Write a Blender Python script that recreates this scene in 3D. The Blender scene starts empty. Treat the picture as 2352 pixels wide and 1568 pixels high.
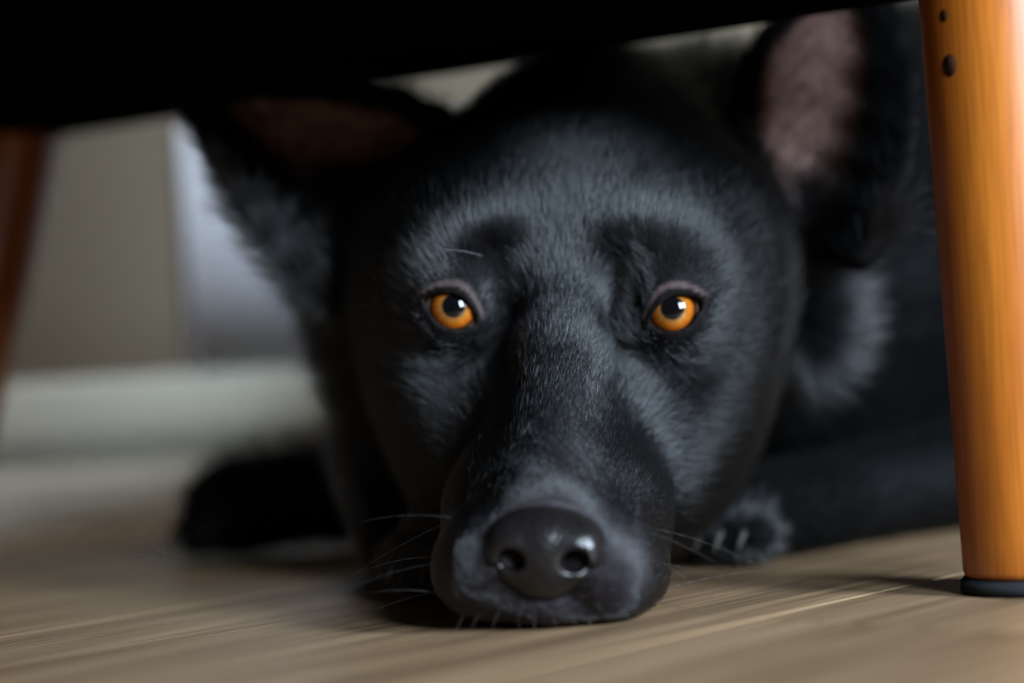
import bpy, bmesh, math
import numpy as np
from mathutils import Vector, Matrix

rng = np.random.default_rng(7)
FUR = 1.0            # share of the fur strands that are grown

# ------------------------------------------------------------------ camera
FPX, CX, CY, CAMH = 5004.0, 1176.0, 784.0, 0.085
RHO = math.atan(0.06)
CR = np.array([math.cos(RHO), 0, -math.sin(RHO)])
CU = np.array([math.sin(RHO), 0, math.cos(RHO)])
CP = np.array([0, 0, CAMH])
def un(px, py, D):
    return CP + D * ((px - CX) / FPX * CR + (CY - py) / FPX * CU + np.array([0, 1.0, 0]))

scn = bpy.context.scene
col = scn.collection
cam_d = bpy.data.cameras.new('camera')
cam = bpy.data.objects.new('camera', cam_d)
col.objects.link(cam)
scn.camera = cam
cam_d.sensor_width = 23.5
cam_d.lens = 50.0
cam_d.clip_start = 0.01
cam_d.dof.use_dof = True
cam_d.dof.focus_distance = 0.682
cam_d.dof.aperture_fstop = 2.0
cam.matrix_world = Matrix(((CR[0], CU[0], 0, 0), (0, 0, -1, 0), (CR[2], CU[2], 0, CAMH), (0, 0, 0, 1)))

# ------------------------------------------------------------------ world, daylight, fill light, exposure
w = bpy.data.worlds.new('room_ambient')
scn.world = w
w.use_nodes = True
w.node_tree.nodes['Background'].inputs[0].default_value = (0.80, 0.86, 1.0, 1)
w.node_tree.nodes['Background'].inputs[1].default_value = 0.022
WIN_AZ, WIN_EL, WIN_D = math.radians(38), math.radians(20.5), 1.4
HEAD = Vector((0.02, 0.72, 0.10))
LDIR = Vector((math.sin(WIN_AZ) * math.cos(WIN_EL), -math.cos(WIN_AZ) * math.cos(WIN_EL), math.sin(WIN_EL)))
LSIDE = Vector((math.cos(WIN_AZ), math.sin(WIN_AZ), 0))
WIN_C = HEAD + LDIR * WIN_D
def area(name, loc, aim, sx, sy, power, colr):
    l = bpy.data.lights.new(name, 'AREA')
    l.shape = 'RECTANGLE'; l.size = sx; l.size_y = sy; l.energy = power; l.color = colr
    o = bpy.data.objects.new(name, l)
    col.objects.link(o)
    o.location = loc
    o.rotation_euler = (Vector(aim) - Vector(loc)).to_track_quat('-Z', 'Y').to_euler()
    return o
for s, pw in ((-1, 27), (1, 50)):
    area('window_daylight', WIN_C + LSIDE * s * 0.27, HEAD + LSIDE * s * 0.27, 0.30, 0.40, pw, (0.69, 0.855, 1.0))
area('far_wall_fill', (-1.10, 0.78, 1.70), (-0.25, 1.15, 0.1), 0.40, 0.40, 0.95, (0.97, 0.95, 0.95)).data.spread = math.radians(34)  # added fill lamp with a narrow spread, brightens the far wall
scn.view_settings.view_transform = 'Standard'
scn.view_settings.look = 'None'
scn.view_settings.exposure = 0.0
scn.view_settings.gamma = 1.0
scn.view_settings.use_curve_mapping = False
scn.cycles.max_bounces = 4
scn.cycles.diffuse_bounces = 3
scn.cycles.glossy_bounces = 2
scn.cycles.transmission_bounces = 2
scn.cycles.adaptive_threshold = 0.1
scn.cycles.adaptive_min_samples = 24
scn.cycles.use_denoising = True
scn.cycles.caustics_reflective = False
scn.cycles.caustics_refractive = False

# ------------------------------------------------------------------ helpers
def link(name, me, mat, parent=None):
    o = bpy.data.objects.new(name, me)
    col.objects.link(o)
    if mat is not None:
        me.materials.append(mat)
    if parent is not None:
        o.parent = parent
    return o
def from_bm(name, bm, mat, parent=None, smooth=True):
    me = bpy.data.meshes.new(name)
    bmesh.ops.recalc_face_normals(bm, faces=bm.faces)
    bm.to_mesh(me); bm.free()
    if smooth:
        for p in me.polygons: p.use_smooth = True
    return link(name, me, mat, parent)
def tag(o, label=None, cat=None, group=None, kind=None):
    for k, v in (('label', label), ('category', cat), ('group', group), ('kind', kind)):
        if v: o[k] = v
    return o
def empty(name, loc=(0, 0, 0)):
    o = bpy.data.objects.new(name, None)
    o.empty_display_size = 0.05
    col.objects.link(o); o.location = loc
    return o
class N:
    """small node-tree builder"""
    def __init__(s, name):
        s.m = bpy.data.materials.new(name); s.m.use_nodes = True
        s.t = s.m.node_tree; s.b = s.t.nodes['Principled BSDF']; s.out = s.t.nodes['Material Output']
    def n(s, typ, **kw):
        x = s.t.nodes.new(typ)
        for k, v in kw.items():
            if k.startswith('i_'):
                key = k[2:]; key = int(key) if key.isdigit() else key.replace('_', ' ')
                x.inputs[key].default_value = v
            else: setattr(x, k, v)
        return x
    def l(s, a, b): s.t.links.new(a, b)
    def set(s, **kw):
        for k, v in kw.items(): s.b.inputs[k.replace('_', ' ')].default_value = v
        return s
    def ramp(s, fac, stops):
        r = s.n('ShaderNodeValToRGB'); e = r.color_ramp.elements
        while len(e) < len(stops): e.new(0.5)
        for i, (p, c) in enumerate(stops): e[i].position = p; e[i].color = (*c, 1)
        s.l(fac, r.inputs[0]); return r
    def bump(s, h, strength, dist):
        b = s.n('ShaderNodeBump'); b.inputs['Strength'].default_value = strength; b.inputs['Distance'].default_value = dist
        s.l(h, b.inputs['Height']); s.l(b.outputs[0], s.b.inputs['Normal']); return b
def sstep(x, a, b): t = np.clip((x - a) / (b - a), 0, 1); return t * t * (3 - 2 * t)
def srgb(r, g, b):
    f = lambda c: ((c / 255 + 0.055) / 1.055) ** 2.4 if c > 10 else c / 255 / 12.92
    return (f(r), f(g), f(b))

# ------------------------------------------------------------------ materials
def mat_floor():
    k = N('oak_laminate')
    tc = k.n('ShaderNodeTexCoord'); oi = k.n('ShaderNodeObjectInfo')
    add = k.n('ShaderNodeVectorMath', operation='ADD')
    comb = k.n('ShaderNodeCombineXYZ'); mul = k.n('ShaderNodeMath', operation='MULTIPLY', i_1=37.0)
    k.l(oi.outputs['Random'], mul.inputs[0]); k.l(mul.outputs[0], comb.inputs[1]); k.l(mul.outputs[0], comb.inputs[0])
    k.l(tc.outputs['Object'], add.inputs[0]); k.l(comb.outputs[0], add.inputs[1])
    mp = k.n('ShaderNodeMapping'); mp.inputs['Scale'].default_value = (2.2, 30, 1); k.l(add.outputs[0], mp.inputs[0])
    n1 = k.n('ShaderNodeTexNoise', i_Scale=1.6, i_Detail=6.0, i_Distortion=1.2); k.l(mp.outputs[0], n1.inputs['Vector'])
    mp2 = k.n('ShaderNodeMapping'); mp2.inputs['Scale'].default_value = (9, 420, 1); k.l(add.outputs[0], mp2.inputs[0])
    n2 = k.n('ShaderNodeTexNoise', i_Scale=1.0, i_Detail=3.0); k.l(mp2.outputs[0], n2.inputs['Vector'])
    r1 = k.ramp(n1.outputs['Fac'], [(0.28, (0.150, 0.091, 0.049)), (0.5, (0.240, 0.152, 0.086)), (0.72, (0.335, 0.225, 0.133))])
    r2 = k.ramp(n2.outputs['Fac'], [(0.35, (0.66, 0.64, 0.62)), (0.6, (1.08, 1.05, 1.02))])
    mx = k.n('ShaderNodeMixRGB', blend_type='MULTIPLY'); mx.inputs[0].default_value = 1
    k.l(r1.outputs[0], mx.inputs[1]); k.l(r2.outputs[0], mx.inputs[2]); k.l(mx.outputs[0], k.b.inputs['Base Color'])
    k.set(Roughness=0.42)
    k.bump(n2.outputs['Fac'], 0.25, 0.0006)
    return k.m
def mat_plain(name, c, rough=0.6, bump=0.0, scale=300.0, spec=0.5):
    k = N(name); tc = k.n('ShaderNodeTexCoord')
    n = k.n('ShaderNodeTexNoise', i_Scale=scale, i_Detail=4.0); k.l(tc.outputs['Object'], n.inputs['Vector'])
    r = k.ramp(n.outputs['Fac'], [(0.3, tuple(x * 0.88 for x in c)), (0.7, tuple(min(1, x * 1.1) for x in c))])
    k.l(r.outputs[0], k.b.inputs['Base Color']); k.set(Roughness=rough); k.b.inputs['Specular IOR Level'].default_value = spec
    if bump: k.bump(n.outputs['Fac'], 0.5, bump)
    return k.m
def mat_legwood():
    k = N('varnished_honey_wood'); tc = k.n('ShaderNodeTexCoord')
    mp = k.n('ShaderNodeMapping'); mp.inputs['Scale'].default_value = (60, 60, 5); k.l(tc.outputs['Object'], mp.inputs[0])
    n1 = k.n('ShaderNodeTexNoise', i_Scale=1.0, i_Detail=5.0, i_Distortion=0.6); k.l(mp.outputs[0], n1.inputs['Vector'])
    mp2 = k.n('ShaderNodeMapping'); mp2.inputs['Scale'].default_value = (900, 900, 26); k.l(tc.outputs['Object'], mp2.inputs[0])
    n2 = k.n('ShaderNodeTexNoise', i_Scale=1.0, i_Detail=2.0); k.l(mp2.outputs[0], n2.inputs['Vector'])
    r1 = k.ramp(n1.outputs['Fac'], [(0.3, (0.30, 0.072, 0.004)), (0.55, (0.39, 0.103, 0.006)), (0.75, (0.47, 0.142, 0.010))])
    r2 = k.ramp(n2.outputs['Fac'], [(0.35, (0.80, 0.77, 0.74)), (0.6, (1, 1, 1))])
    mx = k.n('ShaderNodeMixRGB', blend_type='MULTIPLY'); mx.inputs[0].default_value = 1
    k.l(r1.outputs[0], mx.inputs[1]); k.l(r2.outputs[0], mx.inputs[2])
    k.l(mx.outputs[0], k.b.inputs['Base Color'])
    k.set(Roughness=0.42); k.b.inputs['Coat Weight'].default_value = 0.25; k.b.inputs['Coat Roughness'].default_value = 0.3
    k.bump(n2.outputs['Fac'], 0.15, 0.0003)
    return k.m
def mat_skin():
    k = N('dog_skin'); tc = k.n('ShaderNodeTexCoord')
    at = k.n('ShaderNodeAttribute', attribute_name='tint')
    n = k.n('ShaderNodeTexNoise', i_Scale=420.0, i_Detail=4.0); k.l(tc.outputs['Object'], n.inputs['Vector'])
    r = k.ramp(n.outputs['Fac'], [(0.3, (0.7, 0.7, 0.7)), (0.7, (1.15, 1.15, 1.15))])
    mx = k.n('ShaderNodeMixRGB', blend_type='MULTIPLY'); mx.inputs[0].default_value = 1
    k.l(at.outputs['Color'], mx.inputs[1]); k.l(r.outputs[0], mx.inputs[2]); k.l(mx.outputs[0], k.b.inputs['Base Color'])
    k.set(Roughness=0.6); k.b.inputs['Specular IOR Level'].default_value = 0.06
    k.bump(n.outputs['Fac'], 0.35, 0.0006)
    return k.m
def mat_nose():
    k = N('nose_leather'); tc = k.n('ShaderNodeTexCoord')
    v = k.n('ShaderNodeTexVoronoi', i_Scale=900.0); k.l(tc.outputs['Object'], v.inputs['Vector'])
    r = k.ramp(v.outputs['Distance'], [(0.0, (0.011, 0.008, 0.008)), (0.8, (0.006, 0.005, 0.005))])
    k.l(r.outputs[0], k.b.inputs['Base Color'])
    k.set(Roughness=0.27); k.b.inputs['Specular IOR Level'].default_value = 0.45
    k.bump(v.outputs['Distance'], 0.35, 0.0004).invert = True
    return k.m
def mat_eye():
    """local +Z of the eyeball is the line of sight; the rings follow the distance from that axis"""
    k = N('amber_eye'); tc = k.n('ShaderNodeTexCoord')
    sep = k.n('ShaderNodeSeparateXYZ'); k.l(tc.outputs['Object'], sep.inputs[0])
    cb = k.n('ShaderNodeCombineXYZ'); k.l(sep.outputs[0], cb.inputs[0]); k.l(sep.outputs[1], cb.inputs[1])
    ln = k.n('ShaderNodeVectorMath', operation='LENGTH'); k.l(cb.outputs[0], ln.inputs[0])
    nrm = k.n('ShaderNodeVectorMath', operation='NORMALIZE'); k.l(cb.outputs[0], nrm.inputs[0])
    n = k.n('ShaderNodeTexNoise', i_Scale=7.0, i_Detail=4.0); k.l(nrm.outputs[0], n.inputs['Vector'])
    sc = k.n('ShaderNodeMath', operation='MULTIPLY', i_1=100.0); k.l(ln.outputs['Value'], sc.inputs[0])
    r = k.ramp(sc.outputs[0], [(0.0, (0.002, 0.002, 0.003)), (0.36, (0.003, 0.003, 0.004)), (0.43, (0.27, 0.115, 0.025)),
                               (0.55, (0.40, 0.125, 0.011)), (0.66, (0.34, 0.075, 0.004)), (0.72, (0.05, 0.016, 0.006)),
                               (0.77, (0.014, 0.008, 0.006)), (0.84, (0.22, 0.12, 0.07)), (1.0, (0.16, 0.09, 0.06))])
    r2 = k.ramp(n.outputs['Fac'], [(0.3, (0.72, 0.66, 0.6)), (0.7, (1.1, 1.1, 1.1))])
    mx = k.n('ShaderNodeMixRGB', blend_type='MULTIPLY'); mx.inputs[0].default_value = 1
    k.l(r.outputs[0], mx.inputs[1]); k.l(r2.outputs[0], mx.inputs[2]); k.l(mx.outputs[0], k.b.inputs['Base Color'])
    k.set(Roughness=0.45); k.b.inputs['Specular IOR Level'].default_value = 0.0; k.b.inputs['Coat Weight'].default_value = 1.0; k.b.inputs['Coat Roughness'].default_value = 0.02
    k.b.inputs['Coat IOR'].default_value = 1.5
    return k.m
def mat_hair(name, c, rough=0.34, rrough=0.5, ior=1.55):
    m = bpy.data.materials.new(name); m.use_nodes = True
    t = m.node_tree; t.nodes.remove(t.nodes['Principled BSDF'])
    h = t.nodes.new('ShaderNodeBsdfHairPrincipled')
    h.parametrization = 'COLOR'
    h.inputs['Color'].default_value = (*c, 1)
    h.inputs['Roughness'].default_value = rough
    h.inputs['Radial Roughness'].default_value = rrough
    h.inputs['IOR'].default_value = ior
    h.inputs['Random Roughness'].default_value = 0.3
    t.links.new(h.outputs[0], t.nodes['Material Output'].inputs['Surface'])
    return m
M_FLOOR = mat_floor()
M_WALL = mat_plain('beige_wall_paint', (0.155, 0.118, 0.078), 0.85, 0.0004)
M_BASE = mat_plain('cream_skirting_paint', (0.52, 0.51, 0.43), 0.5)
M_LIGHT_PATCH = mat_plain('pale_grey_light_patch', (0.74, 0.80, 0.92), 0.6)  # pale tone of the slab that stands for the light patch
M_WHITE = mat_plain('white_frame_paint', (0.75, 0.75, 0.75), 0.5)
M_DUST = mat_plain('black_dust_cover', (0.003, 0.003, 0.003), 1.0, 0.0004, 900, 0.0)
M_FABRIC = mat_plain('charcoal_upholstery', (0.006, 0.006, 0.0065), 1.0, 0.0006, 1200, 0.03)
M_LEG = mat_legwood()
M_KNOT = mat_plain('dark_wood_knot', (0.030, 0.010, 0.004), 0.8, 0.0, 800, 0.1)
M_FELT = mat_plain('grey_felt', (0.020, 0.021, 0.024), 1.0, 0.0008, 2500, 0.1)
M_SKIN = mat_skin()
M_NOSE = mat_nose()
M_EYE = mat_eye()
M_FUR = mat_hair('black_fur', (0.005, 0.005, 0.006), 0.265, 0.45, 1.62)
M_FUR2 = mat_hair('matte_black_fur', (0.001, 0.001, 0.0013), 0.6, 0.8, 1.12)
M_WHISK = mat_hair('whisker_hair', (0.05, 0.05, 0.055), 0.3)
M_CLAW = mat_plain('horn_claw', (0.030, 0.026, 0.022), 0.6)

# ------------------------------------------------------------------ setting
def box_bm(bm, x0, x1, y0, y1, z0, z1, mtx=None):
    vs = [bm.verts.new((x, y, z)) for x in (x0, x1) for y in (y0, y1) for z in (z0, z1)]
    for f in ((0, 1, 3, 2), (4, 6, 7, 5), (0, 4, 5, 1), (2, 3, 7, 6), (0, 2, 6, 4), (1, 5, 7, 3)):
        bm.faces.new([vs[i] for i in f])
    if mtx is not None: bmesh.ops.transform(bm, matrix=mtx, verts=vs)
    return vs

BA = math.radians(46.8)                     # the boards run away to the right
BW = 0.217
bm = bmesh.new(); box_bm(bm, -2.4, 2.6, -2.6, 2.2, -0.03, -0.012)
floor = tag(from_bm('floor', bm, M_FLOOR, smooth=False), 'light brown oak plank floor under the dog and armchair', kind='structure')
def board_mesh(L):
    bm = bmesh.new(); box_bm(bm, -L / 2, L / 2, -BW / 2 + 0.0002, BW / 2 - 0.0002, -0.012, 0.0)
    top = [e for e in bm.edges if all(abs(v.co.z) < 1e-6 for v in e.verts)]
    bmesh.ops.bevel(bm, geom=top, offset=0.0011, segments=1, affect='EDGES')
    me = bpy.data.meshes.new('floor_board'); bmesh.ops.recalc_face_normals(bm, faces=bm.faces); bm.to_mesh(me); bm.free()
    me.materials.append(M_FLOOR); return me
BL = 1.30
BM = board_mesh(BL - 0.0003)
bt = Vector((math.cos(BA), math.sin(BA), 0)); bn = Vector((-math.sin(BA), math.cos(BA), 0))
J0 = 0.3865                                  # perpendicular offset of the joint in front of the chair leg
for i in range(-9, 11):
    off = ((i * 0.377) % 1.0) * BL
    for j in range(-3, 4):
        c = bn * (J0 + (i + 0.5) * BW) + bt * (j * BL + off + 0.35)
        if not (-1.9 < c.x < 2.1 and -2.2 < c.y < 1.7): continue
        b = bpy.data.objects.new('floor_board', BM); col.objects.link(b); b.parent = floor
        b.location = c; b.rotation_euler = (0, 0, BA)

WDIR = Vector((1, 0.12, 0)).normalized(); WN = Vector((WDIR.y, -WDIR.x, 0))   # WN faces the camera
W0 = Vector((-0.277, 1.172, 0))
def wall_frame(o):
    o.matrix_world = Matrix(((WDIR.x, WN.x, 0, W0.x), (WDIR.y, WN.y, 0, W0.y), (0, 0, 1, 0), (0, 0, 0, 1)))
bm = bmesh.new(); box_bm(bm, -2.2, 2.6, -0.10, 0, 0, 2.4)
o = tag(from_bm('wall_back', bm, M_WALL, smooth=False), 'beige painted wall behind the dog', kind='structure'); wall_frame(o)
prof = [(0, 0.079), (0.004, 0.079), (0.008, 0.074), (0.017, 0.052), (0.018, 0.049), (0.018, 0.032), (0.021, 0.0295), (0.027, 0.024), (0.032, 0.015), (0.0355, 0.004), (0.036, 0.0), (0, 0)]
bm = bmesh.new()
ra = [bm.verts.new((-2.2, y, z)) for y, z in prof]; rb = [bm.verts.new((2.6, y, z)) for y, z in prof]
for i in range(len(prof)):
    j = (i + 1) % len(prof); bm.faces.new((ra[i], ra[j], rb[j], rb[i]))
bm.faces.new(ra); bm.faces.new(rb)
o = tag(from_bm('baseboard_back', bm, M_BASE, smooth=False), 'cream moulded skirting board along the wall', kind='structure'); wall_frame(o)
PX0 = (Vector(un(424, 600, 1.175)) - W0).dot(WDIR)  # added slab whose pale colour stands in for the light patch behind the dog
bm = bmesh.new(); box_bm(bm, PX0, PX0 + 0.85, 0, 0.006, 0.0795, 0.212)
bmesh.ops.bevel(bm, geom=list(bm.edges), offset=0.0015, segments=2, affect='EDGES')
o = tag(from_bm('light_patch_1', bm, M_LIGHT_PATCH), 'pale grey slab standing in for the light patch on the wall above the skirting', kind='structure'); wall_frame(o)

# window wall behind the camera: the daylight comes through its two panes
bm = bmesh.new()
WX = LSIDE; WY = Vector((LDIR.x, LDIR.y, 0)).normalized()
WO = Vector((WIN_C.x, WIN_C.y, 0)) + WY * 0.10
wm = Matrix(((WX.x, WY.x, 0, WO.x), (WX.y, WY.y, 0, WO.y), (0, 0, 1, 0), (0, 0, 0, 1)))
zc = WIN_C.z; z0, z1 = zc - 0.26, zc + 0.26
for a in ((-1.6, -0.46, 0, 2.4), (0.46, 1.6, 0, 2.4), (-0.46, 0.46, 0, z0), (-0.46, 0.46, z1, 2.4)):
    box_bm(bm, a[0], a[1], 0, 0.12, a[2], a[3])
o = tag(from_bm('wall_front', bm, M_WALL, smooth=False), 'beige wall with the window behind the camera', kind='structure'); o.matrix_world = wm
bm = bmesh.new()
for a in ((-0.46, -0.42, z0, z1), (0.42, 0.46, z0, z1), (-0.035, 0.035, z0, z1), (-0.42, 0.42, z0, z0 + 0.03), (-0.42, 0.42, z1 - 0.03, z1)):
    box_bm(bm, a[0], a[1], 0.02, 0.08, a[2], a[3])
o = tag(from_bm('window_1', bm, M_WHITE, smooth=False), 'white two-pane window frame behind the camera', kind='structure'); o.matrix_world = wm

# unseen left wall, with an opening and frame added behind the fill light
bm = bmesh.new()
for y0, y1, za, zb in ((-1.4, 0.50, 0, 2.4), (1.02, 1.03, 0, 2.4), (0.50, 1.02, 0, 1.44), (0.50, 1.02, 1.96, 2.4)):
    box_bm(bm, -1.44, -1.32, y0, y1, za, zb)
tag(from_bm('wall_left', bm, M_WALL, smooth=False), 'beige wall on the left with an opening added for the fill light', kind='structure')
bm = bmesh.new()
for y0, y1, za, zb in ((0.50, 0.53, 1.44, 1.96), (0.99, 1.02, 1.44, 1.96), (0.53, 0.99, 1.44, 1.47), (0.53, 0.99, 1.93, 1.96)):
    box_bm(bm, -1.41, -1.34, y0, y1, za, zb)
tag(from_bm('fill_light_frame', bm, M_WHITE, smooth=False), 'small white frame added behind the fill light, in the left wall', kind='structure')

# ------------------------------------------------------------------ armchair
SZ = 0.192
P1 = Vector(un(1780, 60, 0.778)); P2 = Vector(un(150, 320, 1.018)); P1.z = P2.z = 0
ct = (P2 - P1).normalized(); cn = Vector((ct.y, -ct.x, 0))
if cn.y > 0: cn = -cn                         # from the far edge towards the camera side
LB = Vector(un(2366, 1360, 0.664)); LB.z = 0
fdir = Vector((-0.94, -0.34, 0)).normalized(); fnorm = Vector((-fdir.y, fdir.x, 0)); fnorm = fnorm if fnorm.y < 0 else -fnorm
fp = LB + fnorm * 0.034                       # a point on the near edge, just outside the leg
den = ct.x * fdir.y - ct.y * fdir.x
sv = ((fp.x - P1.x) * fdir.y - (fp.y - P1.y) * fdir.x) / den
c0 = P1 + ct * sv
c1 = c0 + ct * 0.62; c3 = c0 + fdir * 0.60; c2 = c3 + ct * 0.66
SEAT = [c0, c1, c2, c3]; SCEN = (c0 + c1 + c2 + c3) / 4
chair = tag(empty('armchair', SCEN), 'low dark armchair on tapered honey-coloured wooden legs, standing over the dog', 'armchair')
def slab(name, pts, z0, z1, r, mat, inset=0.0, seg=4, lean=(0, 0, 0)):
    bm = bmesh.new(); cen = sum((Vector(p) for p in pts), Vector()) / len(pts)
    lo, hi = [], []
    for p in pts:
        q = Vector(p); d = (cen - q).normalized(); q = q + d * inset - SCEN
        lo.append(bm.verts.new((q.x, q.y, z0))); hi.append(bm.verts.new((q.x + lean[0], q.y + lean[1], z1)))
    bm.faces.new(lo); bm.faces.new(hi)
    for k in range(len(pts)):
        m = (k + 1) % len(pts); bm.faces.new((lo[k], lo[m], hi[m], hi[k]))
    bmesh.ops.bevel(bm, geom=list(bm.edges), offset=r, segments=seg, affect='EDGES')
    return from_bm(name, bm, mat, chair)
slab('seat_base', SEAT, SZ, SZ + 0.10, 0.008, M_FABRIC)
slab('dust_cover', SEAT, SZ - 0.0015, SZ + 0.01, 0.0006, M_DUST, 0.03, 1)
slab('seat_cushion', SEAT, SZ + 0.10, SZ + 0.24, 0.035, M_FABRIC, 0.015)
slab('armrest', [c0, c1.lerp(c0, 0.2), c2.lerp(c3, 0.2).lerp(c1.lerp(c0, 0.2), 0.82), c3.lerp(c0, 0.82)], SZ + 0.10, SZ + 0.40, 0.03, M_FABRIC)  # unseen arm, added to keep window light off the wall behind
slab('armrest', [c3, c2.lerp(c3, 0.2), c2.lerp(c3, 0.2).lerp(c1.lerp(c0, 0.2), 0.18), c3.lerp(c0, 0.18)], SZ + 0.10, SZ + 0.40, 0.03, M_FABRIC)
slab('backrest', [c1, c2, c2.lerp(c3, 0.2), c1.lerp(c0, 0.2)], SZ + 0.10, SZ + 0.60, 0.04, M_FABRIC, 0.0, 4, (-0.08, 0.0, 0))
def leg(base, top, r0, r1, knots=False):
    base, top = Vector(base), Vector(top)
    L = (top - base).length; ax = (top - base).normalized()
    bm = bmesh.new(); prev = None; n = 48
    prof = [(0, 0.0045), (r0 - 0.002, 0.0045), (r0 - 0.0005, 0.0052), (r0, 0.0068)] + [(r0 + (r1 - r0) * t, 0.0068 + (L - 0.0068) * t) for t in np.linspace(0.05, 1, 24)] + [(0, L)]
    rows = []
    for r, z in prof:
        if r == 0: rows.append([bm.verts.new((0, 0, z))])
        else: rows.append([bm.verts.new((r * math.cos(2 * math.pi * k / n), r * math.sin(2 * math.pi * k / n), z)) for k in range(n)])
    for a, b in zip(rows[:-1], rows[1:]):
        for k in range(n):
            j = (k + 1) % n
            if len(a) == 1: bm.faces.new((a[0], b[j], b[k]))
            elif len(b) == 1: bm.faces.new((a[k], a[j], b[0]))
            else: bm.faces.new((a[k], a[j], b[j], b[k]))
    o = from_bm('leg', bm, M_LEG); o.parent = chair
    lm_ = Matrix.Translation(base - chair.location) @ ax.to_track_quat('Z', 'Y').to_matrix().to_4x4()
    o.matrix_local = lm_
    bm = bmesh.new()
    bmesh.ops.create_cone(bm, cap_ends=True, segments=48, radius1=r0 + 0.0012, radius2=r0 + 0.0008, depth=0.0046)
    bmesh.ops.bevel(bm, geom=[e for e in bm.edges if abs(e.verts[0].co.z - e.verts[1].co.z) < 1e-6], offset=0.0008, segments=2, affect='EDGES')
    rs = np.random.default_rng(3)
    for v in bm.verts:
        v.co.x *= 1 + rs.normal(0, 0.006); v.co.y *= 1 + rs.normal(0, 0.006)
    p = from_bm('felt_pad', bm, M_FELT); p.parent = o
    p.matrix_local = ax.to_track_quat('Z', 'Y').to_matrix().inverted().to_4x4() @ Matrix.Translation((0, 0, 0.0024))
    p['label'] = 'grey felt pad'
    return o, ax, lm_
legA, axA, mlA = leg(LB, (LB.x + 0.0015, LB.y + 0.004, SZ + 0.005), 0.0197, 0.0237)
lt = Vector(un(130, 362, .985)); lm = Vector(un(0, 950, .985))
ld = (lt - lm).normalized()
ltop = lt + ld * ((SZ + 0.005 - lt.z) / ld.z); lbase = lt - ld * (lt.z / ld.z)
leg(lbase - Vector((0.021, 0, 0)), ltop - Vector((0.024, 0, 0)), 0.0197, 0.0237)
q3 = c3.lerp(SCEN, 0.14); leg(q3 - Vector((0.02, 0.03, 0)), q3 + Vector((0, 0, SZ + 0.005)), 0.0197, 0.0237)
q2 = c2.lerp(SCEN, 0.14); leg(q2 - Vector((0.04, 0, 0)), q2 + Vector((0, 0, SZ + 0.005)), 0.0197, 0.0237)
# two dark knots in the front leg
for (px, py, rr) in ((2182, 150, 0.0027), (2169, 36, 0.0015)):
    d = Vector(un(px, py, 1.0)) - Vector(CP)
    # where the ray meets the leg
    t = 0.62; 
    for _ in range(400):
        p = Vector(CP) + d * t
        q = p - LB; h = q.dot(axA); rad = (q - axA * h).length
        if rad <= 0.0197 + 0.004 * h / 0.205: break
        t += 0.0002
    nrm = (q - axA * h).normalized()
    bm = bmesh.new(); bmesh.ops.create_circle(bm, cap_ends=True, segments=20, radius=rr)
    bmesh.ops.scale(bm, vec=(1, 1.25, 1), verts=bm.verts)
    g = bmesh.ops.extrude_face_region(bm, geom=list(bm.faces)); bmesh.ops.translate(bm, vec=(0, 0, 0.00032), verts=[v for v in g['geom'] if isinstance(v, bmesh.types.BMVert)])
    ko = from_bm('wood_knot', bm, M_KNOT); ko.parent = legA
    wmk = Matrix.Translation(p - nrm * 0.00002) @ nrm.to_track_quat('Z', 'Y').to_matrix().to_4x4()
    ko.matrix_local = (Matrix.Translation(chair.location) @ mlA).inverted() @ wmk

# ------------------------------------------------------------------ dog: one continuous body surface from a signed distance field
# head frame in millimetres: x to the picture's right, y out of the face, z up; eyes at z = 95
PSI, HR = math.radians(4.5), math.radians(4.0)
EM = np.array([0.017, 0.715, 0.0938])
EX = np.array([math.cos(PSI), -math.sin(PSI), 0]); EY = np.array([-math.sin(PSI), -math.cos(PSI), 0]); EZ = np.array([0, 0, 1.0])
EX, EZ = EX * math.cos(HR) - EZ * math.sin(HR), EZ * math.cos(HR) + EX * math.sin(HR)
HB = np.stack([EX, EY, EZ])                                    # rows: axes in the world
def to_w(p): p = np.asarray(p, float); return EM + ((p - [0, 0, 95.0]) / 1000.0) @ HB
def to_l(p): p = np.asarray(p, float); return ((p - EM) @ HB.T) * 1000.0 + [0, 0, 95.0]
def P(px, py, D): return to_l(un(px, py, D))
def Wd(x, y, z): return to_l(np.array([x, y, z]))

def sd_ell(c, r, R=None):
    c = np.asarray(c, float); r = np.asarray(r, float)
    ext = np.abs(R.T) @ r if R is not None else r
    def f(X, Y, Z):
        a, b, d = X - c[0], Y - c[1], Z - c[2]
        if R is not None:
            a, b, d = (R[0, 0] * a + R[0, 1] * b + R[0, 2] * d, R[1, 0] * a + R[1, 1] * b + R[1, 2] * d, R[2, 0] * a + R[2, 1] * b + R[2, 2] * d)
        k0 = np.sqrt((a / r[0]) ** 2 + (b / r[1]) ** 2 + (d / r[2]) ** 2)
        k1 = np.sqrt((a / r[0] ** 2) ** 2 + (b / r[1] ** 2) ** 2 + (d / r[2] ** 2) ** 2) + 1e-9
        return k0 * (k0 - 1) / k1
    return f, c - ext, c + ext
def sd_cone(a, b, ra, rb):
    a = np.asarray(a, float); b = np.asarray(b, float); ba = b - a; l2 = ba @ ba
    lo = np.minimum(a - ra, b - rb); hi = np.maximum(a + ra, b + rb)
    def f(X, Y, Z):
        x, y, z = X - a[0], Y - a[1], Z - a[2]
        h = np.clip((x * ba[0] + y * ba[1] + z * ba[2]) / l2, 0, 1)
        return np.sqrt((x - h * ba[0]) ** 2 + (y - h * ba[1]) ** 2 + (z - h * ba[2]) ** 2) - (ra + (rb - ra) * h)
    return f, lo, hi
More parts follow.
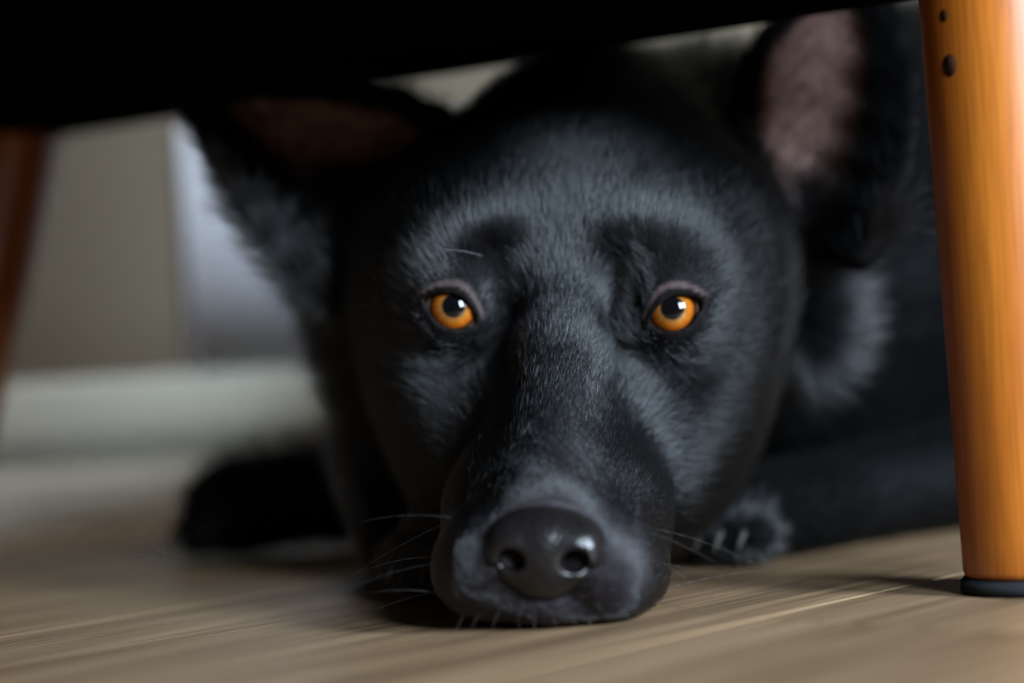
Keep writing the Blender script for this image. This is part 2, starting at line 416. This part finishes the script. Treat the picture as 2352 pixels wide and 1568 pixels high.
def rot(ax, deg):
    c, s = math.cos(math.radians(deg)), math.sin(math.radians(deg))
    return np.array({'x': [[1, 0, 0], [0, c, s], [0, -s, c]], 'y': [[c, 0, -s], [0, 1, 0], [s, 0, c]], 'z': [[c, s, 0], [-s, c, 0], [0, 0, 1]]}[ax], float)

OPS = []          # (mode, primitive, smoothing)
def add(p, k=8.0): OPS.append(('+', p, k))
def sub(p, k=3.0): OPS.append(('-', p, k))
def both(fn):
    for s in (-1, 1): fn(s)

# ---- torso, neck
add(sd_ell(Wd(0.215, 1.005, 0.110), (150, 125, 112)), 20)
add(sd_ell(Wd(0.165, 0.950, 0.085), (95, 76, 88)), 30)
add(sd_cone(Wd(0.045, 0.872, 0.096), Wd(0.15, 0.965, 0.10), 54, 80), 30)
add(sd_ell(Wd(0.32, 1.0, 0.10), (110, 120, 110)), 40)
# ---- head
add(sd_ell((0, -74, 116), (55, 68, 60)), 25)
both(lambda s: add(sd_ell((s * 39, -55, 116), (35, 44, 35)), 20))
add(sd_ell((10, -102, 130), (50, 58, 58)), 20)
both(lambda s: add(sd_ell((s * 38, -16, 106), (15, 13, 11)), 12))
add(sd_ell((48, -122, 134), (46, 44, 58)), 16)
both(lambda s: add(sd_ell((s * 29, -17, 116), (20, 18, 15)), 20))
both(lambda s: add(sd_ell((s * 43, -54, 84), (26, 44, 34)), 24))
both(lambda s: add(sd_ell((s * 27, -52, 50), (29, 46, 36)), 24))
add(sd_ell(P(905, 1080, .812), (16, 24, 42)), 16)
add(sd_cone((0, -8, 58), (0, 60, 28), 25, 19.5), 16)
both(lambda s: add(sd_ell((s * 17, 16, 30), (19, 40, 22)), 14))
both(lambda s: add(sd_ell((s * 15.5, 58, 20), (18, 27, 17)), 9))
both(lambda s: add(sd_ell((s * 19, 40, 14), (16, 40, 12)), 9))
add(sd_cone((0, -20, 122), (0, 6, 85), 13, 11.5), 10)
add(sd_cone((0, 6, 85), (0, 68, 37), 12.0, 10.5), 10)
add(sd_cone((0, -40, 26), (0, 56, 11), 28, 11), 8)
add(sd_ell((0, 62, 8), (20, 20, 7.5)), 4)
# inner eye hollows between the eye and the bridge
both(lambda s: sub(sd_ell((s * 21.0, 13, 104), (9.5, 15, 15)), 8))
# ---- eyes: lids around the balls
EYES = []
cam_l = to_l(CP)
for s in (-1, 1):
    c = np.array([s * 36.4 - 0.3, -9.5, 94.9])
    g = cam_l - c; g /= np.linalg.norm(g)
    u = np.cross([0, 0, 1.0], g); u /= np.linalg.norm(u)
    if u[0] * s < 0: u = -u                                   # towards the temple
    v = np.cross(g, u); v = v if v[2] > 0 else -v
    th = math.radians(20); u, v = u * math.cos(th) + v * math.sin(th), v * math.cos(th) - u * math.sin(th)
    EYES.append((s, c, g, u, v))
RE = 11.6
def lids(X, Y, Z, e):
    s, c, g, u, v = e
    a = (X - c[0]) * u[0] + (Y - c[1]) * u[1] + (Z - c[2]) * u[2]
    b = (X - c[0]) * v[0] + (Y - c[1]) * v[1] + (Z - c[2]) * v[2]
    d = (X - c[0]) * g[0] + (Y - c[1]) * g[1] + (Z - c[2]) * g[2]
    up = 4.9 * (1 - (a - 1.6) ** 2 / 84.0); lo = -5.6 * (1 - (a - 0.6) ** 2 / 94.0)
    return np.maximum(b - up, lo - b) * 0.85, d
for e in EYES:
    add(sd_ell(e[1], (RE + 2.2,) * 3), 8)
    add(sd_ell(e[1] - e[2] * 4 + e[4] * 12 + e[3] * 2, (17, 12, 8.0), rot('y', e[0] * -14)), 9)
    def carve(X, Y, Z, e=e):
        o_, d = lids(X, Y, Z, e)
        return np.maximum(o_, 2.0 - d)
    OPS.append(('-', (carve, e[1] - 22, e[1] + 26), 1.2))
    sub(sd_ell(e[1], (RE + 0.35,) * 3), 0.6)

both(lambda s: sub(sd_ell((s * 19.5, 7, 101), (6.5, 12, 13)), 6))
# ---- ears: cupped sheets spread over ribs between the inner and the outer rim
def bez(pts, n):
    pts = np.asarray(pts, float); t = np.linspace(0, len(pts) - 1, n)
    out = []
    for x in t:
        i = min(int(x), len(pts) - 2); f = x - i
        p0 = pts[max(i - 1, 0)]; p1 = pts[i]; p2 = pts[i + 1]; p3 = pts[min(i + 2, len(pts) - 1)]
        out.append(0.5 * ((2 * p1) + (-p0 + p2) * f + (2 * p0 - 5 * p1 + 4 * p2 - p3) * f * f + (-p0 + 3 * p1 - 3 * p2 + p3) * f ** 3))
    return np.array(out)
EAR_RIBS = []
def ear(inner, outer, cup, th):
    I = bez([P(*q) for q in inner], 7); O = bez([P(*q) for q in outer], 7)
    ribs = []
    for wv in np.linspace(0, 1, 29):
        row = []
        for j in range(7):
            p = I[j] * (1 - wv) + O[j] * wv
            depth = cup * math.sin(math.pi * wv) * (1 - j / 6) ** 0.7
            row.append(p + np.array([0, -depth, 0]))
        ribs.append(row)
    for ri, row in enumerate(ribs):
        for j in range(6):
            r0, r1 = th * (1 - 0.35 * j / 6), th * (1 - 0.35 * (j + 1) / 6)
            EAR_RIBS.append((row[j], row[j + 1], r0, r1, ri / 28, j / 6))
            add(sd_cone(row[j], row[j + 1], r0, r1), 4.5 if j else 7.0)
ear([(1060, 330, .800), (975, 240, .80), (790, 205, .805), (600, 205, .81), (440, 225, .815)],
    [(750, 690, .775), (640, 590, .775), (560, 470, .78), (500, 360, .79), (455, 250, .815)], 34, 3.4)
ear([(1735, 455, .778), (1700, 300, .780), (1718, 150, .785), (1800, 50, .790), (1960, -40, .795)],
    [(1985, 590, .768), (2062, 450, .768), (2095, 300, .772), (2085, 120, .780), (1990, -40, .795)], 20, 3.2)
# ruff below the left ear and behind the right cheek
add(sd_ell(P(850, 610, .800), (24, 28, 26)), 14)
add(sd_ell(P(880, 790, .815), (20, 26, 24)), 12)
add(sd_ell(P(1860, 720, .815), (16, 22, 28)), 14)
# ---- legs and paws
def toes(base, d, side, n=4, r=8.5, spread=8.2, length=13):
    d = np.asarray(d, float); side = np.asarray(side, float); out = []
    for i in range(n):
        o_ = (i - (n - 1) / 2); fwd = 1 - 0.10 * o_ ** 2
        c = base + side * o_ * spread + d * length * fwd
        add(sd_ell(c, (r, r, r * 0.95)), 3.0); out.append(c)
    return out
def wdir(x, y, z=0):
    v = np.array([x, y, z]) @ HB.T; return v / np.linalg.norm(v)
CLAWS = []
# right foreleg, lying across towards the jaw
e0, e1, e2 = Wd(0.225, 0.895, 0.026), Wd(0.135, 0.840, 0.018), Wd(0.092, 0.803, 0.016)
add(sd_cone(Wd(0.27, 0.97, 0.08), e0, 50, 24), 16); add(sd_cone(e0, e1, 21, 15.5), 8); add(sd_cone(e1, e2, 15.5, 15), 6)
add(sd_ell(Wd(0.081, 0.792, 0.017), (17, 17, 16)), 6)
d1, s1 = wdir(-0.62, -0.78), wdir(0.78, -0.62)
CLAWS += [(c, d1) for c in toes(Wd(0.079, 0.789, 0.0112), d1, s1)]
# left foreleg under the cheek, paw turned outwards
f0, f1 = Wd(0.030, 0.860, 0.045), Wd(-0.012, 0.775, 0.020)
add(sd_cone(f0, f1, 30, 19), 10); add(sd_ell(Wd(-0.020, 0.745, 0.0175), (19, 22, 17)), 6)
d2, s2 = wdir(-0.80, -0.60), wdir(0.60, -0.80)
CLAWS += [(c, d2) for c in toes(Wd(-0.024, 0.738, 0.0115), d2, s2)]
# far leg stretched out to the left
h0, h1, h2 = Wd(0.02, 0.945, 0.045), Wd(-0.075, 0.935, 0.026), Wd(-0.118, 0.930, 0.023)
add(sd_cone(h0, h1, 36, 21), 12); add(sd_cone(h1, h2, 21, 20), 6); add(sd_ell(Wd(-0.122, 0.928, 0.021), (22, 20, 19)), 6)
d3, s3 = wdir(-1, -0.12), wdir(0.12, -1)
CLAWS += [(c, d3) for c in toes(Wd(-0.124, 0.928, 0.012), d3, s3, r=9, length=15)]

def axis(*segs):
    out = []
    for a, b, st in segs:
        out += list(np.arange(a, b, st))
    return np.array(out, np.float32)
gx = axis((-205, -150, 3.5), (-150, -75, 2.0), (-75, 75, 1.1), (75, 150, 2.0), (150, 440, 5.0))
gy = axis((-460, -220, 5.0), (-220, -120, 3.0), (-120, -60, 1.8), (-60, 100, 1.1))
gz = axis((-18, 60, 1.3), (60, 135, 1.1), (135, 250, 2.0))
def smin(a, b, k):
    h = np.maximum(k - np.abs(a - b), 0) / k
    return np.minimum(a, b) - h * h * k * 0.25
def evaluate(ops, gx, gy, gz):
    F = np.full((len(gx), len(gy), len(gz)), 60.0, np.float32)
    for mode, (f, lo, hi), k in ops:
        m = k + 6
        sl = tuple(slice(max(0, np.searchsorted(g, lo[i] - m) - 1), np.searchsorted(g, hi[i] + m) + 1) for i, g in enumerate((gx, gy, gz)))
        if any(q.stop - q.start < 1 for q in sl): continue
        d = f(gx[sl[0]][:, None, None], gy[sl[1]][None, :, None], gz[sl[2]][None, None, :]).astype(np.float32)
        F[sl] = smin(F[sl], d, k) if mode == '+' else -smin(-F[sl], d, k)
    return F
def surface_nets(F, gx, gy, gz):
    S = F < 0
    nx, ny, nz = F.shape
    cnt = np.zeros((nx - 1, ny - 1, nz - 1), np.int8)
    for i in (0, 1):
        for j in (0, 1):
            for k in (0, 1): cnt += S[i:nx - 1 + i, j:ny - 1 + j, k:nz - 1 + k]
    I, J, K = np.nonzero((cnt > 0) & (cnt < 8)); n = len(I)
    vid = np.full(cnt.shape, -1, np.int32); vid[I, J, K] = np.arange(n)
    pos = np.zeros((n, 3)); num = np.zeros(n)
    for ax in range(3):
        o1, o2 = [a for a in range(3) if a != ax]
        for a in (0, 1):
            for b in (0, 1):
                off = [0, 0, 0]; off[o1] = a; off[o2] = b
                p0 = F[I + off[0], J + off[1], K + off[2]]
                of2 = list(off); of2[ax] = 1
                p1 = F[I + of2[0], J + of2[1], K + of2[2]]
                m = (p0 < 0) != (p1 < 0)
                t = np.where(m, p0 / np.where(m, p0 - p1, 1), 0)
                c = np.tile(np.array(off, float), (n, 1)); c[:, ax] = t
                pos[m] += c[m]; num[m] += 1
    pos /= num[:, None]
    out = np.empty((n, 3))
    for ax, (g, q) in enumerate(((gx, I), (gy, J), (gz, K))):
        out[:, ax] = g[q] + pos[:, ax] * (g[q + 1] - g[q])
    faces = []
    for ax in range(3):
        a, b = [q for q in range(3) if q != ax]
        s0 = [slice(None)] * 3; s1 = [slice(None)] * 3
        s0[ax] = slice(0, -1); s1[ax] = slice(1, None)
        X = S[tuple(s0)] != S[tuple(s1)]
        idx = np.array(np.nonzero(X))
        sh = np.array(cnt.shape)
        ok = (idx[a] > 0) & (idx[b] > 0) & (idx[a] < sh[a]) & (idx[b] < sh[b])
        idx = idx[:, ok]
        def at(da, db):
            q = idx.copy(); q[a] -= da; q[b] -= db
            return vid[q[0], q[1], q[2]]
        q = np.stack([at(1, 1), at(0, 1), at(0, 0), at(1, 0)], 1)
        inside = S[idx[0], idx[1], idx[2]]
        flip = inside if ax != 1 else ~inside
        q = np.where(flip[:, None], q, q[:, ::-1])
        faces.append(q)
    return out, np.concatenate(faces)
def to_mesh(name, V, Q):
    me = bpy.data.meshes.new(name)
    me.vertices.add(len(V)); me.vertices.foreach_set('co', np.ascontiguousarray(V, np.float32).ravel())
    me.loops.add(Q.size); me.loops.foreach_set('vertex_index', np.ascontiguousarray(Q, np.int32).ravel())
    me.polygons.add(len(Q)); me.polygons.foreach_set('loop_start', np.arange(0, Q.size, 4, dtype=np.int32))
    me.polygons.foreach_set('use_smooth', np.ones(len(Q), bool))
    me.update(calc_edges=True); me.validate()
    return me
def smooth_verts(V, Q, it, lam=0.5):
    E = np.concatenate([Q[:, [0, 1]], Q[:, [1, 2]], Q[:, [2, 3]], Q[:, [3, 0]]])
    deg = np.bincount(E.ravel(), minlength=len(V)).astype(float)[:, None]
    for _ in range(it):
        A = np.zeros_like(V)
        for k in range(3):
            A[:, k] = np.bincount(E[:, 0], V[E[:, 1], k], len(V)) + np.bincount(E[:, 1], V[E[:, 0], k], len(V))
        V = V + lam * (A / deg - V)
    return V
F = evaluate(OPS, gx, gy, gz)
zz = EM[2] + (gx[:, None, None] * EX[2] + gy[None, :, None] * EY[2] + (gz[None, None, :] - 95) * EZ[2]) / 1000.0     # world height
F = np.maximum(F, (0.0006 - zz).astype(np.float32) * 1000)
V, Q = surface_nets(F, gx, gy, gz)
V = smooth_verts(V, Q, 2, 0.4)
Q = np.ascontiguousarray(Q[:, ::-1])                           # the head frame is mirrored against the world
del F
DOG_ORIGIN = np.array([0.05, 0.80, 0.0])
dog = tag(link('dog', to_mesh('dog', to_w(V) - DOG_ORIGIN, Q), M_SKIN), 'black dog with amber eyes lying with its chin on the floor under the armchair', 'dog')
dog.location = DOG_ORIGIN
def kid(name, me, mat, label=None, parent=None):
    o = link(name, me, mat, parent or dog)
    if label: o['label'] = label
    return o

# ---- skin colour: black, rosy inside the ears, brownish on the muzzle and lid rims
def at_verts(fn, V): return fn(V[:, 0], V[:, 1], V[:, 2])
me = dog.data
VN = np.empty(len(V) * 3, np.float32); me.vertices.foreach_get('normal', VN); VNw = VN.reshape(-1, 3); VNl = VNw @ HB.T
earD = np.full(len(V), 99.0)
pinkv = np.zeros(len(V))
for a, b, r0, r1, wv, jv in EAR_RIBS:
    near = np.where(((V > np.minimum(a, b) - 12) & (V < np.maximum(a, b) + 12)).all(1))[0]
    if len(near):
        dd = sd_cone(a, b, r0, r1)[0](*V[near].T); better = dd < earD[near]
        earD[near[better]] = dd[better]; pinkv[near[better]] = sstep(wv, 0.02, 0.12) * (1 - sstep(wv, 0.50, 0.85)) * (1 - sstep(jv, 0.6, 1.0))
ear_m = np.clip(2.2 - earD / 2.2, 0, 1) * (V[:, 1] < -58)
inner = ear_m * np.clip(VNl[:, 1] * 2.5 - 0.1, 0, 1) * pinkv
lidD = np.full(len(V), 99.0); lidUp = np.zeros(len(V))
for e in EYES:
    o_, d_ = lids(V[:, 0], V[:, 1], V[:, 2], e)
    q = np.linalg.norm(V - e[1], axis=1)
    lidUp = np.where(q < 26, sstep((V - e[1]) @ e[4], 0.0, 3.0), lidUp)
    lidD = np.where((q < 26) & (d_ > 0), np.minimum(lidD, o_), lidD)
tint = np.tile(np.array([0.005, 0.0045, 0.005]), (len(V), 1))
mz = sstep(V[:, 1], 5, 60)[:, None]
tint = tint * (1 - mz) + np.array([0.030, 0.024, 0.027]) * mz
rim = ((lidD < 5.0) * sstep(lidD, 2.3, 2.9) * (1 - sstep(lidD, 3.6, 5.0)) * lidUp)[:, None]
tint = tint * (1 - rim) + np.array([0.075, 0.052, 0.050]) * rim
wet = (lidD < 2.3)[:, None]
tint = np.where(wet, np.array([0.006, 0.005, 0.005]), tint)
tint = tint * (1 - inner[:, None]) + np.array([0.215, 0.125, 0.108]) * inner[:, None]
ca = me.color_attributes.new('tint', 'FLOAT_COLOR', 'POINT')
ca.data.foreach_set('color', np.concatenate([tint, np.ones((len(V), 1))], 1).astype(np.float32).ravel())

# ---- eyeballs
def eye_mesh():
    bm = bmesh.new(); n = 48; rows = []
    ths = np.concatenate([np.linspace(0.02, 0.9, 22), np.linspace(1.0, 2.2, 10)])
    top = None
    def rad(t):
        # cornea bulges out of the ball
        return RE + 1.1 * (1 - sstep(np.array(t), 0.25, 0.75))
    top = bm.verts.new((0, 0, rad(0) / 1000))
    for t in ths:
        r = rad(t) / 1000
        rows.append([bm.verts.new((r * math.sin(t) * math.cos(2 * math.pi * k / n), r * math.sin(t) * math.sin(2 * math.pi * k / n), r * math.cos(t))) for k in range(n)])
    for k in range(n): bm.faces.new((top, rows[0][k], rows[0][(k + 1) % n]))
    for a, b in zip(rows[:-1], rows[1:]):
        for k in range(n): bm.faces.new((a[k], b[k], b[(k + 1) % n], a[(k + 1) % n]))
    bm.faces.new(rows[-1])
    m = bpy.data.meshes.new('eyeball'); bmesh.ops.recalc_face_normals(bm, faces=bm.faces); bm.to_mesh(m); bm.free()
    for p in m.polygons: p.use_smooth = True
    m.materials.append(M_EYE)
    return m
EME = eye_mesh()
for e in EYES:
    o = kid('eyeball', EME, None, 'glossy amber eye')
    gw = Vector((e[2] @ HB)); gw = (gw + Vector((0, 0, 0.14))).normalized()
    o.matrix_local = Matrix.Translation(Vector(to_w(e[1]) - DOG_ORIGIN)) @ gw.to_track_quat('Z', 'Y').to_matrix().to_4x4()

# ---- nose
NO = []
def nadd(p, k): NO.append(('+', p, k))
def nsub(p, k): NO.append(('-', p, k))
nadd(sd_ell((0, 78, 26), (17.5, 12.5, 12), rot('x', -14)), 3)
nadd(sd_ell((0, 79.5, 19.5), (11, 9, 9.5)), 5)
for s in (-1, 1):
    nadd(sd_ell((s * 10.5, 82, 24.5), (7.2, 8, 8)), 4)
for s in (-1, 1):
    nsub(sd_ell((s * 9.2, 92, 22.4), (4.3, 11, 3.5), rot('y', s * -15)), 1.5)
    nsub(sd_cone((s * 10.5, 91, 20.8), (s * 17.5, 83, 17.6), 1.9, 1.3), 1.5)
nsub(sd_cone((0, 94, 21), (0, 90, 9), 0.8, 0.9), 1.6)
ax_n = np.arange(-24, 24, 0.55, dtype=np.float32); ay_n = np.arange(58, 100, 0.55, dtype=np.float32); az_n = np.arange(4, 46, 0.55, dtype=np.float32)
FN = evaluate(NO, ax_n, ay_n, az_n)
Vn, Qn = surface_nets(FN, ax_n, ay_n, az_n)
Vn = smooth_verts(Vn, Qn, 3, 0.4); Qn = np.ascontiguousarray(Qn[:, ::-1])
kid('nose', to_mesh('nose', to_w(Vn) - DOG_ORIGIN, Qn), M_NOSE, 'dark brown-black leathery nose')

# ---- claws
def tube_mesh(name, pts, rad, n=8):
    bm = bmesh.new(); rows = []
    pts = [Vector(p) for p in pts]
    for i, p in enumerate(pts):
        t = (pts[min(i + 1, len(pts) - 1)] - pts[max(i - 1, 0)]).normalized()
        a = t.cross(Vector((0.13, 0.2, 0.97))).normalized(); b = t.cross(a)
        rows.append([bm.verts.new(p + (a * math.cos(2 * math.pi * k / n) + b * math.sin(2 * math.pi * k / n)) * rad[i]) for k in range(n)])
    for A, B in zip(rows[:-1], rows[1:]):
        for k in range(n): bm.faces.new((A[k], A[(k + 1) % n], B[(k + 1) % n], B[k]))
    bm.faces.new(rows[0]); bm.faces.new(rows[-1])
    m = bpy.data.meshes.new(name); bmesh.ops.recalc_face_normals(bm, faces=bm.faces); bm.to_mesh(m); bm.free()
    for p in m.polygons: p.use_smooth = True
    return m
for c, d in CLAWS:
    a = to_w(c + d * 6.0 + np.array([0, 0, 1.5])); dw = d @ HB
    pts, rad = [], []
    for t in np.linspace(0, 1, 7):
        q = a + dw * 0.0068 * t; q[2] = max(0.0012, q[2] + 0.0022 * t - 0.0085 * t * t); pts.append(q - DOG_ORIGIN); rad.append(0.0017 * (1 - t) ** 0.6 + 0.0003)
    kid('claw', tube_mesh('claw', pts, rad), M_CLAW)

# ---- fur
def sample(n, w_face):
    """n points on the dog by weighted area: position and normal (head frame)"""
    A, B, C_, D_ = V[Q[:, 0]], V[Q[:, 1]], V[Q[:, 2]], V[Q[:, 3]]
    area_ = 0.5 * np.linalg.norm(np.cross(C_ - A, D_ - B), axis=1)
    w_ = area_ * w_face; cdf = np.cumsum(w_); cdf /= cdf[-1]
    f = np.searchsorted(cdf, rng.random(n))
    a, b = rng.random((n, 1)), rng.random((n, 1))
    mixv = lambda X: (X[Q[f, 0]] * (1 - a) + X[Q[f, 1]] * a) * (1 - b) + (X[Q[f, 3]] * (1 - a) + X[Q[f, 2]] * a) * b
    p = mixv(V); nn = mixv(VNl); nn /= np.linalg.norm(nn, axis=1, keepdims=True) + 1e-9
    return p, nn, mixv(lidD[:, None])[:, 0], mixv(inner[:, None])[:, 0], mixv(ear_m[:, None])[:, 0]
def wave(p, f, seed):
    r_ = np.random.default_rng(seed); o_ = np.zeros((len(p), 3))
    for _ in range(5):
        k = r_.normal(0, f, (3, 3)); o_ += np.sin(p @ k.T + r_.random(3) * 6.28)
    return o_ / 2.2
def grow(name, n, weight, length_scale=1.0, K=5, mat=M_FUR):
    fc = V[Q].mean(1); fn_ = VNl[Q[:, 0]]; fl_ = lidD[Q].max(1); fi = inner[Q].mean(1)
    wz = to_w(fc)[:, 2]
    nose_d = (fc[:, 0] / 18.0) ** 2 + ((fc[:, 1] - 80) / 15) ** 2 + ((fc[:, 2] - 25) / 13.5) ** 2
    wf = weight(fc, fn_) * (fl_ > 3.0) * (nose_d > 1.0) * (wz > 0.0022) * np.where(fi > 0.15, 0.16, 1.0)
    p, nn, ld_, inn, em = sample(n, wf)
    y = p[:, 1]
    L = np.interp(y, [-400, -130, -85, -45, -10, 25, 60, 90], [24, 24, 19, 13, 7.5, 5.0, 3.4, 2.4])
    L = np.where(em > 0.3, np.where(inn > 0.3, 9.0, 9.0), L)
    wz = to_w(p)[:, 2]
    L = np.where((wz < 0.05) & (y < -55), np.minimum(L, 8 + 10 * np.clip((wz - 0.02) / 0.03, 0, 1)), L)
    L *= np.clip((ld_ - 1.0) / 9.0, 0.22, 1.0)
    L *= length_scale * rng.uniform(0.65, 1.15, n)
    d = p - np.array([0, 97, 14.0])
    # fur sweeps up over the bridge and forehead, back and down over the cheeks
    d += np.array([0, 0, 1.0]) * np.where((np.abs(p[:, 0]) < 26) & (y > -60), 25, -30 * sstep(-y, 20, 110))[:, None]
    d += wave(p, 0.07, 3) * 10 + wave(p, 0.35, 9) * 6
    d /= np.linalg.norm(d, axis=1, keepdims=True)
    d += wave(p, 1.2, 5) * 0.10 + rng.normal(0, 0.12, (n, 3))
    d -= nn * (d * nn).sum(1, keepdims=True)
    d /= np.linalg.norm(d, axis=1, keepdims=True) + 1e-9
    lift = (rng.uniform(0.18, 0.42, n) * np.interp(L, [4, 8, 14], [1.0, 1.5, 1.8]))[:, None]
    t = np.linspace(0, 1, K)[None, :, None]
    pts = p[:, None, :] - nn[:, None, :] * 0.3 + L[:, None, None] * (d[:, None, :] * t + nn[:, None, :] * (lift[:, None, :] * (t - 0.45 * t * t)) * 1.5)
    # locks: strands rooted close together lean on one tip
    cell = np.floor((p + wave(p, 0.5, 21) * 1.2) / np.maximum(1.6, L * 0.24)[:, None]).astype(np.int64)
    key = (cell[:, 0] * 73856093) ^ (cell[:, 1] * 19349663) ^ (cell[:, 2] * 83492791)
    _, inv = np.unique(key, return_inverse=True); inv = inv.ravel(); m = inv.max() + 1
    cntc = np.bincount(inv, minlength=m)[:, None]
    tip = np.stack([np.bincount(inv, pts[:, -1, k], m) for k in range(3)], 1) / cntc
    dl = (tip[inv] - pts[:, -1]); dlen = np.linalg.norm(dl, axis=1); cl = np.where(em > 0.3, 0.15, 1) * np.interp(L, [3, 6, 12], [0.08, 0.28, 0.48]) * (dlen < L * 0.6)
    pts += dl[:, None, :] * (t ** 1.6) * cl[:, None, None]
    W = to_w(pts.reshape(-1, 3)); W[:, 2] = np.maximum(W[:, 2], 0.0008)
    W -= DOG_ORIGIN
    hc = bpy.data.hair_curves.new(name)
    hc.add_curves([K] * n)
    hc.attributes['position'].data.foreach_set('vector', W.astype(np.float32).ravel())
    ra = hc.attributes.get('radius') or hc.attributes.new('radius', 'FLOAT', 'POINT')
    base_r = np.interp(L, [2, 6, 20], [0.040, 0.052, 0.070]) / 1000
    prof_ = np.array([1.0, 0.98, 0.85, 0.6, 0.15]) if K == 5 else np.linspace(1, 0.15, K)
    ra.data.foreach_set('value', (base_r[:, None] * prof_[None, :]).astype(np.float32).ravel())
    o = bpy.data.objects.new(name, hc); col.objects.link(o); o.parent = dog
    hc.materials.append(mat); o['kind'] = 'stuff'
    return o
if FUR > 0:
    EARF = ear_m[Q].mean(1) > 0.3
    is_leg = lambda c: ((c[:, 1] < -66) & (c[:, 2] < 46) & (c[:, 0] > 40)) | EARF | (c[:, 1] < -104)
    head_w = lambda c, n_: np.where((c[:, 1] > -125) & (np.abs(c[:, 0]) < 135) & ~is_leg(c), np.interp(c[:, 1], [-130, -60, 0, 60], [0.35, 1.0, 2.2, 4.0]) * np.where(n_[:, 1] > -0.35, 1, 0.25) * np.where(n_[:, 2] < -0.6, 0.3, 1), 0)
    body_w = lambda c, n_: np.where((c[:, 1] > -125) & (np.abs(c[:, 0]) < 135) & ~is_leg(c), 0, np.where(is_leg(c) & (c[:, 1] > -110), 3.0, 1) * np.where(n_[:, 1] > -0.3, 1.0, 0.35))
    grow('head_fur', int(260000 * FUR), head_w)['label'] = 'short black face fur'
    grow('body_fur', int(120000 * FUR), body_w, 1.0, mat=M_FUR2)['label'] = 'black body fur'

# ---- whiskers
wr = np.random.default_rng(11)
def whisker(root, d, L, droop, r=0.11):
    d = np.asarray(d, float); d /= np.linalg.norm(d)
    pts = []
    for t in np.linspace(0, 1, 9):
        q = to_w(np.asarray(root) + d * L * t + np.array([0, 0, -droop * t * t])); q[2] = max(q[2], 0.0006); pts.append(q - DOG_ORIGIN)
    kid('whisker', tube_mesh('whisker', pts, [r / 1000 * (1 - 0.85 * t) for t in np.linspace(0, 1, 9)], 5), M_WHISK)
for s in (-1, 1):
    for i in range(6):
        zz_ = 9 + 22 * (i % 3) / 2 + wr.normal(0, 1); yy = 66 - 13 * (i // 3)
        whisker((s * (29 + 2 * (i // 3)), yy, zz_), (s * 1.0, -0.15 + wr.normal(0, 0.2), -0.1 + wr.normal(0, 0.3)), wr.uniform(24, 44), wr.uniform(4, 14))
    for i in range(3):
        whisker((s * (26 + 5 * i), 4 - 4 * i, 113 + 2 * i), (s * 1.0, 0.5, 0.3 + 0.2 * i), wr.uniform(14, 22), 3, 0.05)
for i in range(10):
    x = -24 + 48 * i / 9
    whisker((x, 80 - 0.012 * x * x, 6 + wr.normal(0, 1)), (x * 0.02 + wr.normal(0, 0.2), 0.6, -0.8), wr.uniform(6, 11), 1, 0.08)
